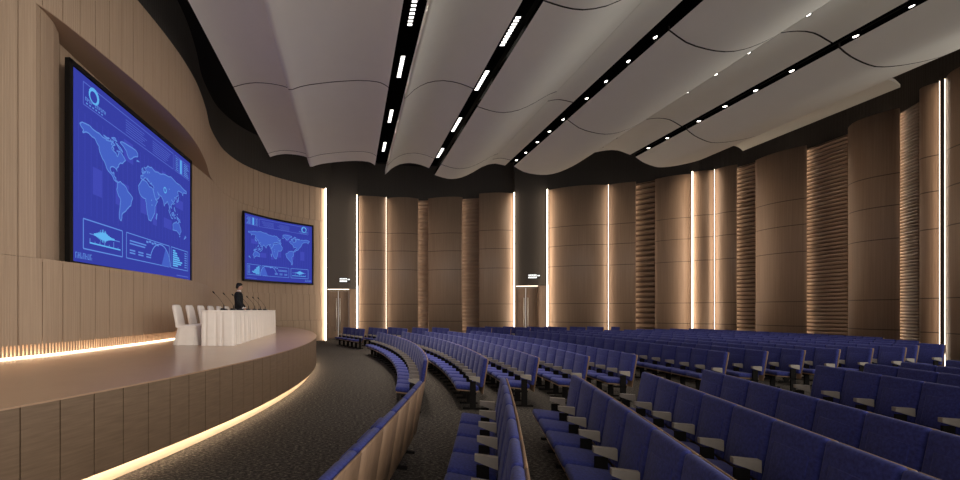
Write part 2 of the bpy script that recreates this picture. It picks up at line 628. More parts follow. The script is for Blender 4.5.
Eur = [(-9, 37), (-9, 43), (-1, 44), (-4, 48), (4, 52), (9, 57), (6, 62), (15, 69), (28, 71), (42, 67), (60, 69), (72, 73), (90, 75), (105, 78), (130, 73), (160, 70), (179, 68), (178, 63), (163, 60), (160, 53), (155, 59), (140, 58), (135, 54), (140, 47), (130, 42), (128, 35), (125, 39), (121, 38), (121, 30), (113, 22), (107, 18), (109, 11), (101, 13), (103, 2), (98, 10), (96, 16), (90, 22), (80, 14), (77, 8), (72, 20), (66, 25), (57, 26), (50, 30), (58, 22), (52, 16), (44, 13), (38, 22), (34, 28), (36, 36), (27, 37), (29, 41), (23, 37), (19, 41), (13, 45), (17, 39), (12, 42), (4, 43), (-2, 37)]
Aus = [(114, -22), (114, -34), (124, -33), (132, -32), (138, -35), (147, -38), (153, -30), (146, -19), (142, -11), (136, -15), (130, -12), (122, -17)]
ISL = [[(44, -25), (47, -25), (50, -15), (47, -15)], [(131, 31), (140, 36), (142, 45), (137, 37)], [(-6, 50), (1, 52), (-3, 59), (-6, 56)], [(-22, 64), (-14, 66), (-22, 66)],
       [(109, 1), (118, 5), (116, -4), (110, -3)], [(95, 5), (106, -6), (103, -5)], [(131, -1), (147, -6), (150, -10), (138, -8)], [(120, 17), (126, 8), (122, 10)], [(167, -45), (178, -38), (173, -36)],
       [(-115, 72), (-100, 73), (-105, 70)], [(-95, 76), (-80, 76), (-85, 80)], [(-85, 73), (-70, 69), (-64, 64), (-74, 66)], [(106, -7), (115, -9), (106, -8)], [(144, -41), (148, -41), (146, -44)]]


def screen(name, path, z0, z1, mirror, label, bezel=0.12, depth=0.13):
    """path(u) -> plan point along the screen, u from 0 (viewer's left) to 1"""
    H = z1 - z0
    W = sum((path((k + 1) / 40) - path(k / 40)).length for k in range(40))
    mid = path(0.5)
    root = empty(name, (mid.x, mid.y, z0))
    tag(root, label, 'screen')
    off = (-mid.x, -mid.y, -z0)

    def nor(u):
        t = path(min(1, u + 0.01)) - path(max(0, u - 0.01))
        t.normalize()
        return Vector((t.y, -t.x))
    # body and bezel
    n = 24
    body = MB()
    pl = [path(-bezel / W + (1 + 2 * bezel / W) * k / n) if False else None for k in range(0)]

    def pt(u, v, lift):
        p = path(u) + nor(min(1, max(0, u))) * lift
        return (p.x, p.y, z0 + v * H)
    eu, ev = bezel / W, bezel / H
    us = [-eu + (1 + 2 * eu) * k / n for k in range(n + 1)]
    for k in range(n):
        a, b = us[k], us[k + 1]
        body.hexa([pt(a, -ev, 0.0), pt(b, -ev, 0.0), pt(b, -ev, -depth), pt(a, -ev, -depth),
                   pt(a, 1 + ev, 0.0), pt(b, 1 + ev, 0.0), pt(b, 1 + ev, -depth), pt(a, 1 + ev, -depth)])
    fr = MB()
    for k in range(n):
        a, b = us[k], us[k + 1]
        for v0, v1 in ((-ev, -ev * 0.15), (1 + ev * 0.15, 1 + ev)):
            fr.hexa([pt(a, v0, 0.03), pt(b, v0, 0.03), pt(b, v0, 0), pt(a, v0, 0), pt(a, v1, 0.03), pt(b, v1, 0.03), pt(b, v1, 0), pt(a, v1, 0)])
    for a, b in ((-eu, -eu * 0.15), (1 + eu * 0.15, 1 + eu)):
        fr.hexa([pt(a, -ev, 0.03), pt(b, -ev, 0.03), pt(b, -ev, 0), pt(a, -ev, 0), pt(a, 1 + ev, 0.03), pt(b, 1 + ev, 0.03), pt(b, 1 + ev, 0), pt(a, 1 + ev, 0)])
    fixnormals(body.build('housing', M['frame_black'], root, off))
    fixnormals(fr.build('frame', M['frame_black'], root, off))
    g = MB()
    mats = [M['scr_bg'], M['scr_band'], M['scr_land'], M['scr_line'], M['scr_dim'], M['scr_hot']]

    def q(u, v, lift):
        return pt(1 - u if mirror else u, v, lift)

    def rect(u0, u1, v0, v1, mi, lift=0.006):
        m_ = max(1, int((u1 - u0) * 20))
        for k in range(m_):
            a, b = u0 + (u1 - u0) * k / m_, u0 + (u1 - u0) * (k + 1) / m_
            g.quad(q(a, v0, lift), q(b, v0, lift), q(b, v1, lift), q(a, v1, lift), mi)

    def line(a, b, w, mi, lift=0.01):
        ax, ay, bx, by = a[0] * W, a[1] * H, b[0] * W, b[1] * H
        L = math.hypot(bx - ax, by - ay)
        if L < 1e-6:
            return
        nx, ny = -(by - ay) / L * w / 2, (bx - ax) / L * w / 2
        g.quad(q((ax + nx) / W, (ay + ny) / H, lift), q((bx + nx) / W, (by + ny) / H, lift), q((bx - nx) / W, (by - ny) / H, lift), q((ax - nx) / W, (ay - ny) / H, lift), mi)

    def frame(u0, u1, v0, v1, w, mi):
        line((u0, v0), (u1, v0), w, mi)
        line((u0, v1), (u1, v1), w, mi)
        line((u0, v0), (u0, v1), w, mi)
        line((u1, v0), (u1, v1), w, mi)
    rect(0, 1, 0, 1, 0, 0.004)
    r = random.Random(5)
    for k in range(9):
        u = r.uniform(0.1, 0.85)
        v = r.uniform(0.3, 0.7)
        rect(u, u + r.uniform(0.04, 0.1), v, v + r.uniform(0.06, 0.16), 1, 0.006)
    for k in range(28):
        line((0.03 + k * 0.035, 0.26), (0.03 + k * 0.035, 0.8), 0.012, 1, 0.007)

    def mp(lon, lat):
        return (0.035 + (lon + 168) / 347 * 0.91, 0.29 + (lat + 56) / 139 * 0.50)
    for poly in [NAm, Grn, SAm, Afr, Eur, Aus] + ISL:
        pp = [mp(*c) for c in poly]
        v3 = [Vector((a, b, 0)) for a, b in pp]
        for t in tessellate_polygon([v3]):
            i = [g.vert(q(v3[k].x, v3[k].y, 0.009)) for k in t]
            g.face(i, 2)
        for a, b in zip(pp, pp[1:] + pp[:1]):
            # broken coast line
            md = ((a[0] + b[0]) / 2 + r.uniform(-1, 1) * 0.004, (a[1] + b[1]) / 2 + r.uniform(-1, 1) * 0.006)
            line(a, md, 0.028, 3, 0.012)
            line(md, b, 0.028, 3, 0.012)
    for k in range(34):   # dotted highlights over the lands
        lon, lat = r.choice([(-100, 62), (-90, 64), (-84, 66), (10, 55), (90, 45), (112, 25), (118, 2), (125, -3), (25, 0)])
        u, v = mp(lon + r.uniform(-10, 10), lat + r.uniform(-6, 6))
        rect(u, u + 0.008, v, v + 0.010, 3, 0.014)
    u, v = mp(80, 42)
    for k in range(10):
        a0, a1 = 2 * PI * k / 10, 2 * PI * (k + 1) / 10
        line((u + 0.014 * math.cos(a0), v + 0.02 * math.sin(a0)), (u + 0.014 * math.cos(a1), v + 0.02 * math.sin(a1)), 0.035, 5, 0.016)
    # top band with ring emblem, writing, tables
    frame(0.055, 0.78, 0.845, 0.965, 0.022, 4)
    cu, cv = 0.115, 0.925
    for k in range(18):
        a0, a1 = 2 * PI * k / 18, 2 * PI * (k + 1) / 18
        rr = 0.155
        wd = 0.035 + 0.05 * (0.5 + 0.5 * math.cos(a0 - 0.8))
        line((cu + rr * math.cos(a0) / W, cv + rr * math.sin(a0) / H), (cu + rr * math.cos(a1) / W, cv + rr * math.sin(a1) / H), wd, 5, 0.012)
    for k in range(11):
        if k == 4:
            continue
        u = 0.065 + k * 0.0115
        rect(u, u + 0.003, 0.872, 0.892, 3, 0.012)
        rect(u, u + 0.008, 0.888 - 0.008 * (k % 3), 0.892 - 0.008 * (k % 3), 3, 0.013)
        rect(u + 0.006, u + 0.008, 0.872 + 0.008 * (k % 2), 0.892, 3, 0.013)
    for k in range(6):
        rect(0.07 + k * 0.018, 0.08 + k * 0.018, 0.856, 0.864, 3, 0.012)
    for c0 in (0.33, 0.56):
        for k in range(6):
            rect(c0, c0 + r.uniform(0.13, 0.19), 0.862 + k * 0.015, 0.866 + k * 0.015, 4, 0.01)
    frame(0.80, 0.985, 0.845, 0.965, 0.02, 4)
    rect(0.845, 0.90, 0.85, 0.96, 2, 0.01)
    rect(0.865, 0.882, 0.85, 0.96, 5, 0.012)
    for k in range(7):
        rect(0.81, 0.84 - 0.004 * (k % 3), 0.855 + k * 0.015, 0.861 + k * 0.015, 3, 0.012)
        rect(0.91, 0.975 - 0.008 * (k % 4), 0.855 + k * 0.015, 0.862 + k * 0.015, 3, 0.012)
    # bottom boxes
    frame(0.055, 0.305, 0.075, 0.235, 0.028, 3)
    prev = None
    for k in range(46):
        u = 0.115 + k * 0.0029
        env = math.exp(-((k - 20) / 11.0) ** 2)
        h = 0.006 + env * 0.03 * (0.6 + 0.8 * r.random())
        rect(u, u + 0.0029, 0.165 - h * 0.8, 0.165 + h, 5, 0.012)
    line((0.09, 0.163), (0.285, 0.163), 0.02, 3, 0.011)
    rect(0.09, 0.29, 0.11, 0.118, 5, 0.012)
    for k, h in enumerate((0.02, 0.008, 0.012, 0.03, 0.010, 0.034, 0.008)):
        rect(0.09 + k * 0.03, 0.094 + k * 0.03, 0.115, 0.118 + h, 3, 0.012)
    frame(0.335, 0.735, 0.075, 0.235, 0.024, 3)
    for k in range(2):
        rect(0.36, 0.50 - 0.01 * k, 0.185 - k * 0.018, 0.194 - k * 0.018, 3, 0.012)
    for k in range(2):
        for j in range(3):
            rect(0.36 + j * 0.07, 0.405 + j * 0.07, 0.125 - k * 0.017, 0.134 - k * 0.017, 3, 0.012)
    gc = (0.64, 0.075)
    for k in range(14):
        a0, a1 = PI * k / 14 * 0.9, PI * (k + 1) / 14 * 0.9
        R1 = 0.62
        p0 = (gc[0] + R1 * math.cos(a0) / W, gc[1] + min(R1 * math.sin(a0) / H, 0.15))
        p1 = (gc[0] + R1 * math.cos(a1) / W, gc[1] + min(R1 * math.sin(a1) / H, 0.15))
        line(p0, p1, 0.035, 3, 0.012)
        if k < 5:
            i = [g.vert(q(gc[0] + 0.01, gc[1], 0.011)), g.vert(q(p0[0] - 0.004, p0[1], 0.011)), g.vert(q(p1[0] - 0.004, p1[1], 0.011))]
            g.face(i, 2)
    for k in range(5):
        rect(0.50 + k * 0.025, 0.52 + k * 0.025, 0.208 + 0.006 * (k % 2), 0.222 + 0.006 * (k % 2), 3, 0.012)
    frame(0.755, 0.965, 0.075, 0.235, 0.024, 3)
    for k in range(8):
        w_ = (0.04, 0.055, 0.05, 0.075, 0.09, 0.115, 0.10, 0.06)[7 - k] if False else (0.06, 0.10, 0.115, 0.085, 0.075, 0.055, 0.05, 0.03)[k]
        rect(0.775, 0.775 + w_, 0.09 + k * 0.0165, 0.1015 + k * 0.0165, 5, 0.012)
    for k in range(7):
        rect(0.92, 0.95, 0.095 + k * 0.019, 0.103 + k * 0.019, 3, 0.012)
    for k in range(7):
        u = 0.012 + k * 0.0135
        rect(u, u + 0.003, 0.018, 0.05, 3, 0.012)
        rect(u, u + 0.010, 0.046 - 0.013 * (k % 3), 0.05 - 0.013 * (k % 3), 3, 0.012)
        rect(u + 0.008, u + 0.010, 0.018, 0.034 + 0.016 * (k % 2), 3, 0.012)
    rect(0.82, 0.97, 0.02, 0.027, 4, 0.012)
    g.build('display', mats, root, off)
    return root


A1, B1 = Vector((-5.86, 8.87)), Vector((-5.62, 14.75))
screen('display_screen', lambda u: A1.lerp(B1, u), 2.99, 7.10, False, 'large blue world map screen set in the niche of the stage wall', depth=0.08)
A2, B2 = Vector((-5.58, 22.25)), Vector((-2.36, 26.0))
mid2 = (A2 + B2) / 2
nn2 = Vector((-(B2 - A2).y, (B2 - A2).x)).normalized()


def path2(u):
    return A2.lerp(B2, u) + nn2 * (0.28 * (1 - (2 * u - 1) ** 2))


screen('display_screen', path2, 3.60, 7.10, True, 'smaller blue screen with mirrored world map above the standing man', bezel=0.10, depth=0.08)


# ------------------------------------------------------------------ audience walls
ZP = 9.5
PANELS = [  # kind, x0, d0, x1, d1, bulge, rib pitch
    ('p', 359.0, 27.75, 386.0, 28.10, 0.10, 0), ('p', 386.3, 28.30, 418.5, 28.50, 0.30, 0), ('r', 418.5, 28.75, 428.0, 28.75, 0.0, .25), ('p', 428.0, 28.45, 462.5, 28.10, 0.25, 0),
    ('r', 462.5, 28.35, 479.0, 28.20, 0.0, .25), ('p', 479.0, 27.25, 513.0, 27.15, 0.22, 0), ('p', 548.8, 26.40, 608.0, 25.35, 0.40, 0), ('p', 608.8, 25.30, 636.0, 24.70, 0.08, 0),
    ('r', 636.0, 24.85, 655.0, 24.30, 0.0, .30), ('p', 655.0, 24.25, 691.5, 23.30, 0.22, 0), ('p', 693.8, 22.95, 714.0, 22.65, 0.10, 0), ('p', 715.0, 22.60, 737.0, 21.80, 0.15, 0),
    ('r', 737.0, 21.95, 755.5, 21.30, 0.0, .21), ('p', 755.5, 21.20, 807.0, 19.25, 0.30, 0), ('r', 807.0, 19.45, 848.0, 17.90, 0.0, .17), ('p', 848.0, 17.45, 899.7, 15.70, 0.40, 0),
    ('r', 899.7, 15.95, 919.5, 15.10, 0.0, .12), ('p', 919.5, 14.45, 939.0, 13.90, 0.15, 0), ('p', 946.6, 13.75, 990.0, 12.4, 0.25, 0), ('p', 990.0, 12.4, 1040.0, 11.2, 0.25, 0)]
dark_line = []
prev_d1 = 0
for kind, x0, d0, x1, d1, bul, pit in PANELS:
    if kind == 'r':
        cove = (x0 - 1.5, prev_d1 + 0.37)
        d0, d1 = prev_d1 + 0.52, d1 + 0.12
        x0 -= 1.5
    prev_d1 = d1
    a, b = Vector(PX(x0, d0)), Vector(PX(x1, d1))
    t = (b - a).normalized()
    n = Vector((t.y, -t.x))          # towards the room
    if n.dot(Vector((8, 12)) - a) < 0:
        n = -n
    side = 1 if Vector((t.y, -t.x)).dot(n) > 0 else -1
    m = MB()
    if kind == 'p':
        pl = [a.lerp(b, k / 16) + n * (bul * (1 - (2 * k / 16 - 1) ** 2)) for k in range(17)]
        wall_strip(m, plain_plan(pl), 0, ZP, side, 0.28, 0, True)
        o = m.build('wall_panel', M['panel_wood'])
    else:
        # horizontal half-round ribs
        L = (b - a).length
        nr = int(ZP / pit)
        soft = 0.45 if x1 < 500 else 1.0
        prof = []
        for k in range(nr):
            for q in range(7):
                z = (k + 0.68 * q / 6) * ZP / nr
                prof.append((0.42 * soft * pit * math.sin(PI * q / 6) ** 0.8, z))
            prof.append((-0.3 * soft * pit, (k + 0.70) * ZP / nr))
            prof.append((-0.3 * soft * pit, (k + 0.98) * ZP / nr))
        prof.append((0, ZP))
        for (r0, z0), (r1, z1) in zip(prof, prof[1:]):
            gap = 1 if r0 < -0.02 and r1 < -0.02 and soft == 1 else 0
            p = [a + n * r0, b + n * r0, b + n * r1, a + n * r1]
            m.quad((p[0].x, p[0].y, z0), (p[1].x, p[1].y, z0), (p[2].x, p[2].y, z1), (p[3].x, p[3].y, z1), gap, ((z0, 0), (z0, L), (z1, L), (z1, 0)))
        for e in (a, b):
            i = [m.vert((e.x + n.x * r, e.y + n.y * r, z)) for r, z in prof] + [m.vert((e.x - n.x * .2, e.y - n.y * .2, ZP)), m.vert((e.x - n.x * .2, e.y - n.y * .2, 0))]
            m.face(i, 0, tuple((0, 0) for _ in i))
        bk = [a - n * .2, b - n * .2]
        m.quad((bk[0].x, bk[0].y, 0), (bk[1].x, bk[1].y, 0), (bk[1].x, bk[1].y, ZP), (bk[0].x, bk[0].y, ZP), 0, ((0, 0), (1, 0), (1, 1), (0, 1)))
        m.quad((a.x, a.y, ZP), (b.x, b.y, ZP), (bk[1].x, bk[1].y, ZP), (bk[0].x, bk[0].y, ZP), 0, ((0, 0), (1, 0), (1, 1), (0, 1)))
        o = fixnormals(m.build('wall_panel', [M['rib_wood'], M['rib_shade']]))
    struct(o)
    if kind == 'r':                  # light tucked behind the edge of the panel before it
        p = Vector(PX(*cove))
        q = (-p).normalized() * 0.03
        r_ = Vector((-q.y, q.x)) * 0.5
        m = MB()
        m.hexa([(p.x - r_.x, p.y - r_.y, 0.02), (p.x + r_.x, p.y + r_.y, 0.02), (p.x + r_.x + q.x, p.y + r_.y + q.y, 0.02), (p.x - r_.x + q.x, p.y - r_.y + q.y, 0.02),
                (p.x - r_.x, p.y - r_.y, ZP - 0.02), (p.x + r_.x, p.y + r_.y, ZP - 0.02), (p.x + r_.x + q.x, p.y + r_.y + q.y, ZP - 0.02), (p.x - r_.x + q.x, p.y - r_.y + q.y, ZP - 0.02)])
        fixnormals(m.build('light_strip', M['led'], o))
    dark_line += [a - n * 0.45, b - n * 0.45]

# charcoal wall behind and above the panels, with the two door openings cut out
mids = [Vector(PX(x, d)) for x, d in ((330, 28.25), (357, 28.3), (400, 28.85), (430, 29.1), (480, 28.6), (520, 27.9), (548, 27.2), (608, 26.1), (640, 25.35), (692, 23.9), (715, 23.2), (746, 22.2), (800, 20.2), (850, 18.2), (900, 16.4), (930, 14.9), (960, 13.9), (1000, 12.5), (1045, 11.3))]
pl = resample(catmull(mids, 0.3), 0.4)
DOORS = [(327.3, 28.0, 356.0, 28.05, 3.36), (516.0, 27.2, 545.5, 26.75, 3.52)]
m = MB()
wall_strip(m, plain_plan(pl), 3.6, 11.9, 1, 0.1)
for xa, xb in ((358.5, 514.0), (549.5, 1046.0)):
    wall_strip(m, plain_plan([p for p in pl if xa < CX + F * p.x / p.y < xb]), 0.0, 3.6, 1, 0.1)
o = m.build('wall_back', M['dark_wall'])
struct(o)
for i, (x0, d0, x1, d1, zb) in enumerate(DOORS):
    a, b = Vector(PX(x0, d0)), Vector(PX(x1, d1))
    t = (b - a).normalized()
    n = Vector((t.y, -t.x))
    W = (b - a).length
    root = struct(empty('door_%d' % (i + 1), (a.x, a.y, 0), math.atan2(t.y, t.x)), ('double wood door near the end of the screen wall', 'double wood door between the lit panels at the rear')[i], 'door')
    m = MB()                         # dark bulkhead above the door
    m.box(-0.1, W + 0.1, -0.15, 0.5, zb, 11.8)
    m.build('bulkhead', M['dark_wall'], root)
    lw = W * 0.76
    for k in range(2):
        m = MB()
        m.box(0.02 + k * lw / 2, (k + 1) * lw / 2 - 0.01, 0.62, 0.68, 0.01, zb - 0.12)
        leaf = m.build('door_leaf', M['door_wood'], root)
        m = MB()
        hx = lw / 2 - 0.125 + k * 0.25
        m.tube([(hx, 0.52, 0.55), (hx, 0.52, 2.75)], 0.032, 10)
        for z in (0.8, 2.5):
            m.tube([(hx, 0.52, z), (hx, 0.63, z)], 0.014, 8)
        m.build('door_handle', M['steel'], leaf)
    m = MB()
    m.box(-0.06, 0.02, 0.1, 0.7, 0, zb)
    m.box(lw, lw + 0.06, 0.1, 0.7, 0, zb)
    m.box(lw + 0.06, W + 0.05, 0.05, 0.12, 0, zb)
    m.box(0.02, lw, 0.5, 0.7, zb - 0.11, zb)
    m.build('door_frame', M['door_wood'], root)
    m = MB()
    m.box(0.0, lw, 0.16, 0.2, zb - 0.035, zb - 0.01)
    m.build('light_strip', M['led_soft'], root)
    # small white-lettered sign on the bulkhead
    sx = W * 0.42 if i == 0 else W * 0.40
    sg = empty('exit_sign', (a.x + t.x * sx - n.x * -0.17, a.y + t.y * sx + n.y * 0.17, zb + 0.45), math.atan2(t.y, t.x))
    tag(sg, ('small white lettered sign over the door by the screen wall', 'small white lettered sign over the rear door between lit panels')[i], 'sign', 'white lettered signs over the doors')
    m = MB()
    m.box(-0.02, 0.72, -0.0, 0.03, -0.03, 0.27)
    m.build('sign_board', M['sign_body'], sg)
    m = MB()
    for k in range(5):
        x = 0.02 + k * 0.10
        m.box(x, x + 0.08, -0.012, 0, 0.17, 0.24)
        m.box(x, x + 0.03, -0.012, 0, 0.00, 0.11)
        m.box(x, x + 0.085, -0.012, 0, 0.035, 0.065)
        m.box(x + 0.055, x + 0.085, -0.012, 0, 0.01, 0.12)
    m.box(0.55, 0.69, -0.012, 0, 0.13, 0.20)
    m.build('lettering', M['sign_white'], sg)

LEDS = [(356.9, 27.60, 'l', 'first upright light line right of the left door'), (386.2, 28.12, 's', 'thin light line between the first two panels right of the left door'),
        (514.2, 27.05, 'l', 'upright light line just left of the rear door'), (547.4, 26.30, 'l', 'upright light line just right of the rear door'),
        (608.4, 25.22, 's', 'light line at the right edge of the wide panel beside the rear door'), (692.4, 22.95, 'l', 'bright light line before the narrow panel, middle of the right wall'),
        (714.5, 22.55, 's', 'thin light line on the far side of the narrow lit panel'), (939.6, 13.84, 's', 'light line left of the black slit at the right edge'),
        (944.9, 13.70, 's', 'light line right of the black slit at the right edge')]
for x, d, k, lb in LEDS:
    p = Vector(PX(x, d))
    dr = (-p).normalized()
    w, dp, mat = {'l': (0.05, 0.15, M['led']), 's': (0.016, 0.10, M['led_thin']), 't': (0.008, 0.06, M['led_soft'])}[k]
    if x > 900:
        w, dp = 0.012, 0.05
    led_line(p, 0.02, ZP - 0.02, w, dp, mat, lb, dr)

# ------------------------------------------------------------------ ceiling waves
def dend(x):
    if x <= 515:
        return 22.0
    if x <= 636:
        return 22.0 + (x - 515) / 121 * (20.4 - 22.0)
    return 20.4 + (x - 636) / 104 * (19.9 - 20.4)


def prof(pts):
    """picture points of the far edge -> smooth (X, height, end distance)"""
    sm = catmull(pts, 4.0)
    out = []
    for p in sm:
        d = dend(p.x)
        out.append(((p.x - CX) / F * d, HC + (CY - p.y) / F * d, d))
    return out


def ceil_panel(pts, seams, lip0=0.0, lip1=0.0, near=-2.5, nearf=None, thick=0.14, black_l=False, black_r=False):
    pr = prof(pts)
    m = MB()
    cuts = sorted([s for s in seams if s > near])
    g = 0.024
    # segment boundaries from far (None = far edge) to near
    for k in range(len(cuts) + 1):
        y1 = None if k == len(cuts) else cuts[k] - g
        y0 = near if k == 0 else cuts[k - 1] + g
        f0, f1, t0, t1 = [], [], [], []
        for (x, z, de) in pr:
            ya = y0 if (k or nearf is None) else nearf(x)
            yb = de if y1 is None else y1
            f0.append(m.vert((x, ya, z)))
            f1.append(m.vert((x, yb, z)))
            t0.append(m.vert((x, ya, z + thick)))
            t1.append(m.vert((x, yb, z + thick)))
        for q in range(len(pr) - 1):
            m.face((f0[q], f0[q + 1], f1[q + 1], f1[q]), 0, None, True)
            m.face((t0[q + 1], t0[q], t1[q], t1[q + 1]), 0, None, True)
            m.quad(m.v[f1[q]], m.v[f1[q + 1]], m.v[t1[q + 1]], m.v[t1[q]], 0 if y1 is None else 1)
            m.quad(m.v[f0[q + 1]], m.v[f0[q]], m.v[t0[q]], m.v[t0[q + 1]], 1 if k else 0)
        for q in (0, len(pr) - 1):
            m.quad(m.v[f0[q]], m.v[f1[q]], m.v[t1[q]], m.v[t0[q]], 2 if (black_l if q == 0 else black_r) else 0)
    # dark backing visible in the joints
    for y in cuts:
        for q in range(len(pr) - 1):
            a, b = pr[q], pr[q + 1]
            m.quad((a[0], y - 0.1, a[1] + 0.05), (b[0], y - 0.1, b[1] + 0.05), (b[0], y + 0.1, b[1] + 0.05), (a[0], y + 0.1, a[1] + 0.05), 1)
    # downturned side lips
    o = m.build('ceiling_panel', [M['ceiling'], M['seam'], M['channel']])
    return struct(o)


ceil_panel([(270, 157), (277, 155), (285, 154), (295, 154.6), (304, 156.3), (311, 159)], [8.5, 15.1, 21.5])
ceil_panel([(307.5, 158.5), (310, 166.6), (316, 165.4), (323, 163.7), (340, 161.7), (356.7, 160.8), (367.5, 161.7), (372, 163.3), (375, 165.3)], [8.0, 14.3, 20.7], black_r=True)
ceil_panel([(386.6, 167), (385, 174.6), (391, 169), (399.6, 164.4), (410, 163), (420.4, 164.8), (429, 168.2)], [7.6, 14.1, 20.6], black_r=True)
ceil_panel([(434.6, 175), (443, 177.7), (451.7, 179), (462, 177.3), (472.5, 172.5), (481, 167.5), (487.3, 164.9)], [9.6, 14.6, 20.4], black_l=True)
ceil_panel([(487.7, 164.7), (495.4, 163.6), (505, 165.6)], [10.0, 15.3, 21.2], black_r=True)
ceil_panel([(514, 166.3), (523.5, 171.8), (535, 174.3), (546.4, 174.8), (558, 172.5), (571.6, 166.7), (583, 160), (594, 152.4)], [6.2, 11.3, 16.6], black_l=True)
ceil_panel([(595.2, 152.4), (606, 150.4), (617.5, 150.4), (630, 154.8)], [6.5, 11.9, 17.3], black_r=True)
ceil_panel([(635.5, 157), (642.7, 162), (654, 166.4), (663, 167.3), (680, 165), (700, 160), (715, 153), (727.5, 147.5)], [11.9, 17.3], black_l=True,
           nearf=lambda x: 10.6 if x > 15.5 else (10.6 - (15.5 - x) * 0.7))
o = ceil_panel([(727.5, 145.6), (733, 145.6), (738.7, 147.5), (743, 150.9)], [], near=14.2, thick=0.10)

# black channels between the waves
def channel(xa, xb, y, lift, name):
    d = 22.0 if xa < 600 else 20.6
    x0, x1 = (xa - CX) / F * d, (xb - CX) / F * d
    z = HC + (CY - y) / F * d + lift
    m = MB()
    m.box(x0 - 0.05, x1 + 0.05, -2.5, d - 0.1, z, z + 0.12)
    return struct(m.build(name, M['channel'])), (x0, x1, z)


_, CH1 = channel(374.5, 386.5, 165, 0.10, 'trim_1')
_, CH2 = channel(429, 435, 168, 0.10, 'trim_2')
_, CH3 = channel(505, 514.3, 165, 0.10, 'trim_3')
_, CH4 = channel(630, 635.5, 155, 0.10, 'trim_4')

# linear cell lights
def cell_light(ch, y0, y1, label):
    x0, x1, z = ch
    c = (x0 + x1) / 2
    root = empty('cell_light', (c, (y0 + y1) / 2, z - 0.06))
    tag(root, label, 'light', 'cell lights in the ceiling slots')
    m = MB()
    L = y1 - y0
    m.box(-0.16, 0.16, -L / 2, L / 2, 0.0, 0.06)
    m.build('housing', M['channel'], root)
    for k in range(10):
        y = -L / 2 + (k + 0.5) * L / 10
        m = MB()
        m.box(-0.06, 0.06, y - 0.030, y + 0.030, -0.012, 0.0)
        m.build('lens', M['lamp_cell'], root)
    ld = bpy.data.lights.new('cell_lamp', 'AREA')
    ld.shape = 'RECTANGLE'
    ld.size, ld.size_y = 0.16, L
    ld.energy = CELL_W
    ld.color = (1, 0.9, 0.78)
    ld.spread = math.radians(80)
    lo = bpy.data.objects.new('lamp', ld)
    COL.objects.link(lo)
    lo.parent = root
    lo.location = (0, 0, -0.04)
    return root


CELL_W, SPOT_W = 45, 130
for k, (a, b) in enumerate(((9.9, 11.3), (12.6, 13.8), (16.0, 17.1), (19.1, 20.2))):
    cell_light(CH1, a, b, '%s cell light from the far end of the left ceiling slot' % ('fourth third second first'.split()[k]))
for k, (a, b) in enumerate(((10.67, 11.9), (13.1, 14.3), (16.3, 17.6), (19.4, 20.6))):
    cell_light(CH2, a, b, '%s cell light from the far end of the second ceiling slot' % ('fourth third second first'.split()[k]))


def downlight(x, y, z, label, group):
    root = empty('downlight', (x, y, z))
    tag(root, label, 'light', group)
    m = MB()
    m.lathe([(0.065, 0.0), (0.085, -0.012), (0.09, 0.0), (0.09, 0.20), (0.0, 0.20)], 16)
    m.build('rim', M['channel'], root)
    m = MB()
    m.lathe([(0.0, -0.020), (0.04, -0.017), (0.062, -0.004), (0.062, 0.05)], 14)
    m.build('lens', M['lamp'], root)
    ld = bpy.data.lights.new('spot_lamp', 'SPOT')
    ld.energy = SPOT_W
    ld.color = (1, 0.9, 0.78)
    ld.spot_size = math.radians(85)
    ld.spot_blend = 0.8
    ld.shadow_soft_size = 0.1
    lo = bpy.data.objects.new('lamp', ld)
    COL.objects.link(lo)
    lo.parent = root
    lo.location = (0, 0, -0.06)
    return root


def row_lights(pts, z, nm, group):
    pts = sorted(pts, key=lambda p: -p[1])
    for k, (x, y) in enumerate(pts):
        d = F * (z - 0.02 - HC) / (CY - y)
        downlight((x - CX) / F * d, d, z, '%s round downlight from the far end %s' % (ORD[k], nm), group)


row_lights([(656, 38), (629, 62), (606.5, 82), (587, 99), (563.5, 120), (549.5, 132), (537.5, 142.5), (526, 153), (516.5, 160.5)], CH3[2] - 0.04, 'along the third ceiling slot', 'downlights in the third ceiling slot')
row_lights([(913, 7), (856, 37), (792, 71.5), (756, 91), (725, 107), (699, 121.5), (667.5, 138.5), (648.5, 148.5)], CH4[2] - 0.205, 'along the rightmost ceiling slot', 'downlights in the rightmost ceiling slot')
zj = HC + (CY - 152.4) / F * dend(594.6) - 0.07
row_lights([(807.5, 15.5), (748, 53.5), (715, 75), (686.5, 93), (662, 108), (632.5, 127), (615.5, 138.5), (601.5, 147.5)], zj, 'on the ridge between slots', 'downlights on the ceiling ridge')

# ------------------------------------------------------------------ auditorium chairs
def tilt(y0, z0, y1, z1, w, t, r, lift=0.0):
    """slab from (y0,z0) up to (y1,z1): local y is its thickness"""
    L = math.hypot(y1 - y0, z1 - z0)
    ang = math.atan2(-(y1 - y0), z1 - z0)
    return L, Matrix.Translation(((0, (y0 + y1) / 2, (z0 + z1) / 2))) @ Matrix.Rotation(ang, 4, 'X') @ Matrix.Translation((0, lift, 0))


def m_backrest():
    b = MB()
    L, mt = tilt(-0.165, 0.43, -0.252, 1.0, 0, 0, 0)
    b.rbox(0.575, 0.078, L, 0.034, mt @ Matrix.Translation((0, 0.008, 0)))
    # raised lumbar cushion below the smooth head part
    mt2 = mt @ Matrix.Translation((0, 0.042, -0.075))
    b.rbox(0.40, 0.022, L * 0.68, 0.010, mt2, seg=2)
    return b


def m_shell(front=0.0):
    b = MB()
    L, mt = tilt(-0.178, 0.30, -0.290, 0.99, 0, 0, 0)
    b.rbox(0.582, 0.022, L, 0.008, mt, seg=1)
    return b


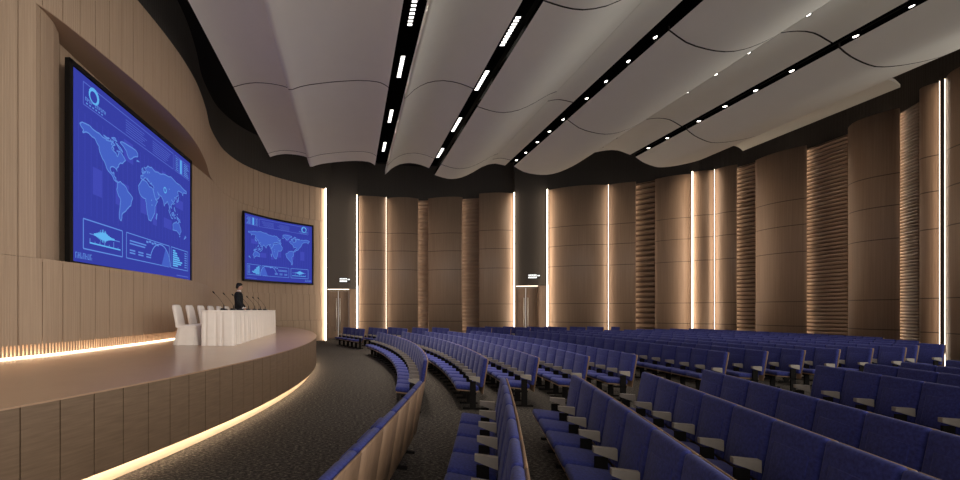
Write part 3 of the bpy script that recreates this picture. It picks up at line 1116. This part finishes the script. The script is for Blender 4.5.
def m_seat():
    b = MB()
    mt = Matrix.Translation((0, 0.105, 0.415)) @ Matrix.Rotation(math.radians(4), 4, 'X')
    b.rbox(0.515, 0.45, 0.10, 0.04, mt)
    return b


def m_pan():
    b = MB()
    mt = Matrix.Translation((0, 0.10, 0.352)) @ Matrix.Rotation(math.radians(4), 4, 'X')
    b.rbox(0.52, 0.435, 0.022, 0.009, mt, seg=1)
    return b


def m_arm(s):
    b = MB()
    x = 0.296 * s
    w = 0.028
    b.hexa([(x - w, -0.125, 0.53), (x + w, -0.125, 0.53), (x + w, 0.075, 0.592), (x - w, 0.075, 0.592),
            (x - w, -0.125, 0.64), (x + w, -0.125, 0.64), (x + w, 0.075, 0.645), (x - w, 0.075, 0.645)])
    return b


def m_leg(s):
    b = MB()
    x = 0.296 * s
    b.box(x - 0.016, x + 0.016, -0.05, 0.06, 0.03, 0.55)
    b.box(x - 0.02, x + 0.02, -0.16, 0.20, 0.0, 0.035)
    b.box(x - 0.016, x + 0.016, -0.06, 0.22, 0.29, 0.33)
    return b


def chair_proto(name, arms):
    root = empty(name, (0, 0, 0))
    m_seat().build('seat', M['seat_blue'], root)
    m_pan().build('seat_pan', M['shell_wood'], root)
    m_backrest().build('backrest', M['seat_blue'], root)
    m_shell().build('back_shell', M['shell_wood'], root)
    for s in arms:
        fixnormals(m_arm(s).build('armrest', M['arm'], root))
        m_leg(s).build('leg', M['leg'], root)
    return root


def one_mesh(arms):
    b = MB()
    for mi, fn in ((0, m_seat), (1, m_pan), (0, m_backrest), (1, m_shell)):
        x = fn()
        o = len(b.v)
        b.v += x.v
        for f, s in zip(x.f, x.sm):
            b.face([o + i for i in f], mi, None, s)
    for s_ in arms:
        for mi, fn in ((2, m_arm), (3, m_leg)):
            x = fn(s_)
            o = len(b.v)
            b.v += x.v
            for f, s in zip(x.f, x.sm):
                b.face([o + i for i in f], mi, None, s)
    return b


AC = Vector((-25.46, 12.51))
ROWS = [27.33, 28.50, 29.56, 30.67, 31.8, 34.17, 35.28, 36.4, 37.5, 38.6, 39.75, 40.85, 41.9, 43.0, 44.1]
PITCH = 0.52          # middle and far blocks
PITCH_NEAR = 0.59
# foreground rows are almost straight: a point on the back line and its slope
NEAR_ROWS = {0: (0.44, 3.89, .335), 1: (1.46, 3.614, .345), 2: (2.68, 3.90, .31), 3: (4.02, 4.5, .30), 4: (5.40, 5.55, .30), 5: (7.85, 6.16, .28), 6: (9.12, 6.75, .25), 7: (10.15, 7.4, .25), 8: (11.4, 7.8, .25)}
RN = 90.0
FAR_C = Vector((-25.46, 10.5))
# block edges as lines d = a + b*X
EDGE = {'near': (5.65 - 0.225 * 1.0, 0.225), 'mid0': (7.93 - 0.22 * 1.51, 0.22), 'mid1': (18.6 - 0.20 * 1.2, 0.20), 'far0': (21.05 - 0.17 * 0.73, 0.17)}


def edge_angle(R, key, AC=AC):
    a, b = EDGE[key]
    th = 0.0
    for _ in range(60):
        X = AC.x + R * math.cos(th)
        y = a + b * X
        th = math.asin(max(-0.99, min(0.99, (y - AC.y) / R)))
    return th


def wall_d(X):
    """distance of the rear/right wall at X, less a clearance"""
    pts = [(-3, 27), (0.5, 27.6), (8, 27), (11, 26.6), (12.5, 26.0), (15.5, 24.9), (17.6, 23.8), (19.2, 22.4), (19.9, 21.3), (20.3, 19.3), (20.3, 15.5)]
    for (x0, y0), (x1, y1) in zip(pts, pts[1:]):
        if x0 <= X <= x1:
            return y0 + (y1 - y0) * (X - x0) / (x1 - x0)
    return 27 if X < -3 else 10


spots = []
for ri, R in enumerate(ROWS):
    Rr = R - 0.30
    st_ = PITCH / R
    # middle block
    t0, t1 = edge_angle(R, 'mid0'), edge_angle(R, 'mid1')
    if ri == 13:
        t0 = math.asin((12.9 - AC.y) / R)
    if ri == 14:
        t0 = math.asin((14.6 - AC.y) / R)
    if ri in (11, 12):
        t0 += 0.35 / R
    n = int((t1 - t0) / st_)
    for k in range(n):
        spots.append((ri, 'middle', k, n, Rr, t0 + (k + 0.5) * st_, 'first' if k == n - 1 else 'in', AC))
    # far block, up to the wall
    RF = math.hypot(math.sqrt(R * R - 8.5 ** 2) + 0.29, 10.5)
    t0 = edge_angle(RF, 'far0', FAR_C)
    stf = PITCH / RF
    k = 0
    lst = []
    while k < 6:
        th = t0 + (k + 0.5) * stf
        p = FAR_C + Vector((math.cos(th), math.sin(th))) * RF
        lim = 23.6 if ri < 5 else 24.6
        if p.y + 0.3 > min(lim, wall_d(p.x) - 1.0):
            break
        lst.append(th)
        k += 1
    for k, th in enumerate(lst):
        spots.append((ri, 'far', k, len(lst), RF - 0.30, th, 'first' if k == len(lst) - 1 else 'in', FAR_C))
    # near block
    if ri not in NEAR_ROWS:
        continue
    px_, py_, sl = NEAR_ROWS[ri]
    fi = math.atan(sl)
    NEAR_C = Vector((px_ - RN * math.cos(fi), py_ + RN * math.sin(fi)))
    t0 = edge_angle(RN, 'near', NEAR_C)
    stn = PITCH_NEAR / RN
    for k in range(12):
        th = t0 - (k + 0.5) * stn
        p = NEAR_C + Vector((math.cos(th), math.sin(th))) * (RN - 0.05)
        if p.y < 1.6:
            break
        x, y = CX + F * (p.x - 0.3) / p.y, CY + F * (HC - 1.0) / (p.y + 0.15)
        if x > 985 or y > 490:
            break
        spots.append((ri, 'near', k, 12, RN - 0.30, th, 'first' if k == 0 else 'in', NEAR_C))
print('CHAIRS', len(spots))


def word_row(ri):
    return '%s row' % ORD[ri]


PLACE = {'near': 'foreground block', 'middle': 'middle block', 'far': 'far block'}
FROM = {'near': 'the aisle end', 'middle': 'the near aisle end', 'far': 'the near aisle end'}
protoP, protoE = chair_proto('auditorium_chair', (-1,)), chair_proto('auditorium_chair', (-1, 1))
meshP, meshE = one_mesh((-1,)).mesh('auditorium_chair', [M['seat_blue'], M['shell_wood'], M['arm'], M['leg']]), one_mesh((-1, 1)).mesh('auditorium_chair', [M['seat_blue'], M['shell_wood'], M['arm'], M['leg']])
used = {'P': False, 'E': False}


def pos(s):
    return s[7] + Vector((math.cos(s[5]), math.sin(s[5]))) * s[4]


order = sorted(range(len(spots)), key=lambda i: pos(spots[i]).length - (20 if (spots[i][1] == 'far' and spots[i][0] < 1) else 0))
keep = set(order[:315])
rest = []
for i, s in enumerate(spots):
    ri, blk, k, n, Rr, th, kind, _c = s
    sx = 1.0 if blk == 'near' else PITCH / PITCH_NEAR
    p = pos(s)
    rz = PI / 2 + th
    if i not in keep:
        rest.append((p, rz, kind))
        continue
    key = 'E' if kind == 'first' else 'P'
    if p.length < 15.5 or (blk == 'far' and ri == 0):
        src = protoE if key == 'E' else protoP
        if not used[key]:
            used[key] = True
            o = src
            o.location = (p.x, p.y, 0)
            o.rotation_euler = (0, 0, rz)
        else:
            o = dup(src, (p.x, p.y, 0), rz)
    else:
        o = bpy.data.objects.new('auditorium_chair', meshE if key == 'E' else meshP)
        COL.objects.link(o)
        o.location = (p.x, p.y, 0)
        o.rotation_euler = (0, 0, rz)
    o.scale = (sx, 1, 1)
    tag(o, 'blue auditorium chair, %s from %s, %s from the stage, %s' % (ORD[k], FROM[blk], word_row(ri), PLACE[blk]), 'chair',
        {'near': 'blue chairs of the foreground block', 'middle': 'blue chairs of the middle block', 'far': 'blue chairs of the far block'}[blk])
if rest:
    b = MB()
    src = {k: one_mesh((-1, 1) if k == 'first' else (-1,)) for k in ('first', 'in')}
    for p, rz, kind in rest:
        mt = Matrix.Translation((p.x, p.y, 0)) @ Matrix.Rotation(rz, 4, 'Z') @ Matrix.Diagonal((PITCH / PITCH_NEAR, 1, 1, 1))
        x = src[kind]
        o = len(b.v)
        b.v += [tuple(mt @ Vector(v)) for v in x.v]
        for f, mi, s in zip(x.f, x.mi, x.sm):
            b.face([o + q for q in f], mi, None, s)
    o = b.build('auditorium_chairs', [M['seat_blue'], M['shell_wood'], M['arm'], M['leg']])
    o['kind'] = 'stuff'
    tag(o, 'distant blue chairs packed along the rear wall beyond the counted rows', 'chairs')
    print('REST', len(rest))

# ------------------------------------------------------------------ head table, chairs, microphones, man
TX0, TX1, TY0, TY1 = -3.58, -2.83, 10.15, 15.9
TH = HC - 0.004 - ST
root = empty('conference_table', ((TX0 + TX1) / 2, (TY0 + TY1) / 2, ST))
tag(root, 'long conference table under a pleated white cloth on the stage', 'table')
hx, hy = (TX1 - TX0) / 2, (TY1 - TY0) / 2
m = MB()
m.rbox(2 * hx + 0.02, 2 * hy + 0.02, 0.05, 0.012, Matrix.Translation((0, 0, TH - 0.025)), seg=2)
m.build('table_top', M['cloth'], root)
m = MB()
per = []
for a, b in (((-hx, -hy), (hx, -hy)), ((hx, -hy), (hx, hy)), ((hx, hy), (-hx, hy)), ((-hx, hy), (-hx, -hy))):
    a, b = Vector(a), Vector(b)
    L = (b - a).length
    nq = int(L / 0.016)
    t = (b - a).normalized()
    nn = Vector((t.y, -t.x))
    for k in range(nq):
        per.append((a.lerp(b, k / nq), nn, k))
rows = []
levels = (TH - 0.045, TH - 0.10, TH - 0.3, TH * 0.4, 0.004)
rr = random.Random(2)
ph = [rr.uniform(-0.4, 0.4) for _ in per]
for j, z in enumerate(levels):
    amp = (0.003, 0.016, 0.026, 0.030, 0.034)[j]
    row = []
    for i, (p, nn, k) in enumerate(per):
        u = k * 0.016
        cell = int(u / 0.21)
        jit = (0.105 + 0.05 * math.sin(cell * 2.7)) - (u - cell * 0.21)
        off = amp * (1.0 - 1.25 * math.exp(-(jit / 0.022) ** 2) + 0.25 * math.sin(u * 14))
        row.append(m.vert((p.x + nn.x * off, p.y + nn.y * off, z)))
    rows.append(row)
n = len(per)
for j in range(len(levels) - 1):
    for i in range(n):
        m.face((rows[j + 1][i], rows[j + 1][(i + 1) % n], rows[j][(i + 1) % n], rows[j][i]), 0, None, True)
fixnormals(m.build('table_skirt', M['cloth'], root))


def banquet_chair():
    root = empty('banquet_chair', (0, 0, 0))
    b = MB()   # backrest faces +x
    n = 10
    lev = [(0.44, -0.20, 0.225), (0.6, -0.225, 0.23), (0.8, -0.265, 0.225), (0.93, -0.295, 0.215), (0.985, -0.308, 0.19), (1.0, -0.315, 0.13)]
    rings = []
    for z, xc, hw in lev:
        t = 0.056 if z < 0.95 else 0.042
        ring = []
        for q in range(20):
            a = 2 * PI * q / 20
            ca, sa = math.cos(a), math.sin(a)
            ring.append(b.vert((xc + t * math.copysign(abs(ca) ** 0.6, ca), hw * math.copysign(abs(sa) ** 0.6, sa), z)))
        rings.append(ring)
    for k in range(len(rings) - 1):
        for q in range(20):
            b.face((rings[k][q], rings[k][(q + 1) % 20], rings[k + 1][(q + 1) % 20], rings[k + 1][q]), 0, None, True)
    b.face(rings[-1], 0)
    b.build('backrest', M['cloth'], root)
    b = MB()
    b.rbox(0.48, 0.47, 0.09, 0.03, Matrix.Translation((0.03, 0, 0.455)))
    b.build('seat', M['cloth'], root)
    b = MB()
    rings = []
    for z, gx, gy, am in ((0.45, 0.235, 0.232, 0.0), (0.3, 0.245, 0.238, 0.006), (0.12, 0.262, 0.246, 0.012), (0.004, 0.28, 0.258, 0.018)):
        ring = []
        for q in range(48):
            a = 2 * PI * q / 48
            ca, sa = math.cos(a), math.sin(a)
            x = gx * math.copysign(abs(ca) ** 0.35, ca)
            y = gy * math.copysign(abs(sa) ** 0.35, sa)
            w = 1 + am * math.sin(q * 2.1) / 0.25
            sh = 0.16 * (0.45 - z) * ca if ca < 0 else 0
            ring.append(b.vert((0.03 + x * w + sh, y * w, z)))
        rings.append(ring)
    for k in range(3):
        for q in range(48):
            b.face((rings[k][q], rings[k][(q + 1) % 48], rings[k + 1][(q + 1) % 48], rings[k + 1][q]), 0, None, True)
    fixnormals(b.build('skirt', M['cloth'], root))
    return root


proto = banquet_chair()
CHL = ['nearest the front edge, at the near table end'] + [None] * 5
for k in range(6):
    loc = (-4.06, 10.56 + 0.855 * k, ST)
    if k == 0:
        o = proto
        o.location = loc
    else:
        o = dup(proto, loc, 0)
    tag(o, ('white covered banquet chair at the near end of the stage table', 'white covered banquet chair, second along from the near table end', 'white covered banquet chair, third along from the near table end',
            'white covered banquet chair, fourth along, mostly hidden by the table', 'white covered banquet chair, fifth along, mostly hidden by the table', 'white covered banquet chair beside the standing man')[k], 'chair', 'white covered chairs behind the stage table')


def microphone():
    root = empty('microphone', (0, 0, 0))
    b = MB()
    b.hexa([(-0.07, -0.10, 0.0), (0.07, -0.10, 0.0), (0.07, 0.10, 0.0), (-0.07, 0.10, 0.0), (-0.05, -0.08, 0.05), (0.06, -0.08, 0.035), (0.06, 0.08, 0.035), (-0.05, 0.08, 0.05)])
    b.build('base', M['mic'], root)
    b = MB()
    b.tube([(0.0, 0, 0.03), (0.0, 0, 0.11), (-0.01, 0, 0.14)], [0.013, 0.012, 0.008], 8)
    pts = [(-0.01 - 0.23 * t, 0.0, 0.14 + 0.28 * t + 0.02 * math.sin(PI * t)) for t in [i / 8 for i in range(9)]]
    b.tube(pts, 0.0045, 6)
    b.build('gooseneck', M['mic'], root)
    b = MB()
    b.tube([(-0.235, 0, 0.415), (-0.245, 0, 0.428), (-0.275, 0, 0.462), (-0.285, 0, 0.473)], [0.010, 0.016, 0.016, 0.008], 8)
    b.build('microphone_head', M['mic'], root)
    return root


proto = microphone()
for k in range(7):
    loc = (-3.16, 10.53 + 0.855 * k, ST + TH)
    if k == 0:
        o = proto
        o.location = loc
    else:
        o = dup(proto, loc, 0)
    tag(o, 'black gooseneck microphone, %s from the near end of the white table' % ORD[k], 'microphone', 'gooseneck microphones on the stage table')


def skin(name, joints, edges, mat, parent, root_i=0, sub=2):
    me = bpy.data.meshes.new(name)
    me.from_pydata([j[0] for j in joints], edges, [])
    me.materials.append(mat)
    o = bpy.data.objects.new(name, me)
    COL.objects.link(o)
    o.parent = parent
    sk = o.modifiers.new('Skin', 'SKIN')
    sk.use_smooth_shade = True
    for i, j in enumerate(joints):
        r = j[1]
        me.skin_vertices[0].data[i].radius = r if isinstance(r, tuple) else (r, r)
        me.skin_vertices[0].data[i].use_root = (i == root_i)
    ss = o.modifiers.new('Sub', 'SUBSURF')
    ss.levels = ss.render_levels = sub
    return o


def man(loc, rz):
    """local +y is forward"""
    root = empty('person', loc, rz)
    tag(root, 'man in a black suit standing behind the far part of the white table', 'person')
    J, E = [], []

    def add(p, r, par=None):
        J.append((Vector(p), r))
        if par is not None:
            E.append((par, len(J) - 1))
        return len(J) - 1
    pel = add((0, 0, 0.94), 0.085)
    ab = add((0, 0.0, 1.10), 0.085, pel)
    ch = add((0, -0.01, 1.28), 0.105, ab)
    up = add((0, -0.01, 1.42), 0.105, ch)
    nk = add((0, 0.0, 1.50), 0.055, up)
    hb = add((0, 0.025, 1.575), 0.062, nk)
    hm = add((0, 0.035, 1.645), 0.088, hb)
    ht = add((0, 0.015, 1.715), 0.075, hm)
    nose = add((0, 0.128, 1.635), 0.014, hm)
    for s in (-1, 1):
        add((s * 0.092, 0.02, 1.64), 0.016, hm)           # ears
        hp = add((s * 0.095, 0, 0.84), 0.070, pel)
        kn = add((s * 0.105, 0.015, 0.48), 0.062, hp)
        cf = add((s * 0.108, -0.01, 0.33), 0.058, kn)
        an = add((s * 0.11, -0.02, 0.085), 0.042, cf)
        bl = add((s * 0.115, 0.09, 0.045), 0.042, an)
        add((s * 0.12, 0.18, 0.035), 0.03, bl)
        shd = add((s * 0.18, -0.01, 1.40), 0.065, up)
        el = add((s * 0.245, 0.0, 1.12), 0.047, shd)
        wr = add((s * 0.225, 0.16, 0.90), 0.030, el)
        pm = add((s * 0.222, 0.20, 0.855), 0.034, wr)
        fdir = Vector((0, 0.35, -0.94))
        for f, (off, ln) in enumerate(((-0.030, 0.070), (-0.010, 0.080), (0.010, 0.075), (0.030, 0.058))):
            b0 = J[pm][0] + Vector((0, off * 0.9, off * 0.3)) + fdir * 0.04
            i1 = add(b0, 0.009, pm)
            i2 = add(b0 + fdir * ln * 0.55, 0.008, i1)
            add(b0 + (fdir * 0.9 + Vector((-s * 0.35, 0, 0))).normalized() * ln, 0.007, i2)
        t1 = add(J[pm][0] + Vector((-s * 0.02, 0.035, 0.005)), 0.011, pm)
        add(J[pm][0] + Vector((-s * 0.03, 0.06, -0.035)), 0.009, t1)
    body = skin('body', J, E, M['skin'], root)
    # eyes
    for s in (-1, 1):
        m = MB()
        m.rbox(0.022, 0.012, 0.012, 0.004, Matrix.Translation((s * 0.034, 0.118, 1.655)), seg=2)
        m.build('eye', M['hair'], body)
    m = MB()
    m.rbox(0.045, 0.012, 0.010, 0.004, Matrix.Translation((0, 0.112, 1.59)), seg=2)
    m.build('mouth', M['skin'], body)
    # hair cap
    m = MB()
    rings = []
    for j, (z, rx, ry, yc) in enumerate(((1.585, 0.070, 0.055, -0.035), (1.63, 0.098, 0.085, -0.02), (1.68, 0.106, 0.102, 0.005), (1.735, 0.098, 0.102, 0.015), (1.775, 0.07, 0.078, 0.012), (1.795, 0.025, 0.03, 0.01))):
        rings.append([m.vert((rx * math.cos(2 * PI * q / 18), yc + ry * math.sin(2 * PI * q / 18), z + (0.022 * max(0, math.sin(2 * PI * q / 18)) if j < 3 else 0))) for q in range(18)])
    for k in range(5):
        for q in range(18):
            m.face((rings[k][q], rings[k][(q + 1) % 18], rings[k + 1][(q + 1) % 18], rings[k + 1][q]), 0, None, True)
    m.face(rings[-1])
    fixnormals(m.build('hair', M['hair'], body))
    # jacket
    J2, E2 = [], []

    def a2(p, r, par=None):
        J2.append((Vector(p), r))
        if par is not None:
            E2.append((par, len(J2) - 1))
        return len(J2) - 1
    h = a2((0, 0, 0.78), 0.175)
    w = a2((0, 0, 1.0), 0.155, h)
    wa = a2((0, 0, 1.12), 0.142, w)
    c = a2((0, -0.01, 1.28), 0.165, wa)
    u = a2((0, -0.012, 1.41), 0.125, c)
    a2((0, -0.012, 1.475), 0.075, u)
    for s in (-1, 1):
        sh = a2((s * 0.185, -0.012, 1.405), 0.083, u)
        el = a2((s * 0.252, 0.0, 1.12), 0.066, sh)
        a2((s * 0.228, 0.155, 0.91), 0.050, el)
    skin('jacket', J2, E2, M['suit'], root)
    # trousers
    J2, E2 = [], []
    h = a2((0, 0, 0.97), 0.150)
    for s in (-1, 1):
        hp = a2((s * 0.098, 0, 0.84), 0.112, h)
        kn = a2((s * 0.108, 0.012, 0.48), 0.082, hp)
        a2((s * 0.112, -0.012, 0.09), 0.070, kn)
    skin('trousers', J2, E2, M['suit'], root)
    for s in (-1, 1):
        m = MB()
        m.rbox(0.105, 0.29, 0.085, 0.035, Matrix.Translation((s * 0.117, 0.075, 0.0435)))
        m.build('shoe', M['shoe'], root)
    m = MB()
    m.lathe([(0.062, 1.455), (0.070, 1.49), (0.064, 1.525), (0.058, 1.525), (0.056, 1.47)], 16)
    m.build('shirt_collar', M['shirt'], root)
    for s in (-1, 1):
        m = MB()
        m.tube([(s * 0.227, 0.150, 0.917), (s * 0.2245, 0.172, 0.888)], 0.041, 12)
        m.build('shirt_cuff', M['shirt'], root)
    return root


mn = man((-4.13, 15.62, ST), -PI / 2 + 0.1)
mn.scale = (1.12, 1.16, 1.05)

# ------------------------------------------------------------------ light and camera
w = bpy.data.worlds.new('room fill')
S.world = w
w.use_nodes = True
nt = w.node_tree
bg = nt.nodes['Background']
tc = nd(nt, 'ShaderNodeTexCoord')
dt = nd(nt, 'ShaderNodeVectorMath', operation='DOT_PRODUCT')
nt.links.new(tc.outputs['Generated'], dt.inputs[0])
dt.inputs[1].default_value = (0.85, -0.52, 0.0)
mr = nd(nt, 'ShaderNodeMapRange')
mr.inputs['From Min'].default_value = -0.3
mr.inputs['From Max'].default_value = 1.0
mr.inputs['To Min'].default_value = 0.35
mr.inputs['To Max'].default_value = 1.9
nt.links.new(dt.outputs['Value'], mr.inputs['Value'])
nt.links.new(mr.outputs['Result'], bg.inputs['Strength'])
bg.inputs['Color'].default_value = (1.0, 0.95, 0.89, 1)

cam = bpy.data.cameras.new('camera')
co = bpy.data.objects.new('camera', cam)
COL.objects.link(co)
co.location = (0, 0, HC)
co.rotation_euler = (PI / 2, 0, 0)
cam.sensor_width = 36
cam.lens = 36 * F / 960
cam.shift_x = (480 - CX) / 960
cam.shift_y = (CY - 240) / 960
cam.clip_start = 0.05
S.camera = co
S.view_settings.view_transform = 'Standard'
S.view_settings.look = 'None'
S.view_settings.gamma = 1.0
S.view_settings.exposure = 0.45
S.cycles.max_bounces = 6
S.cycles.diffuse_bounces = 4
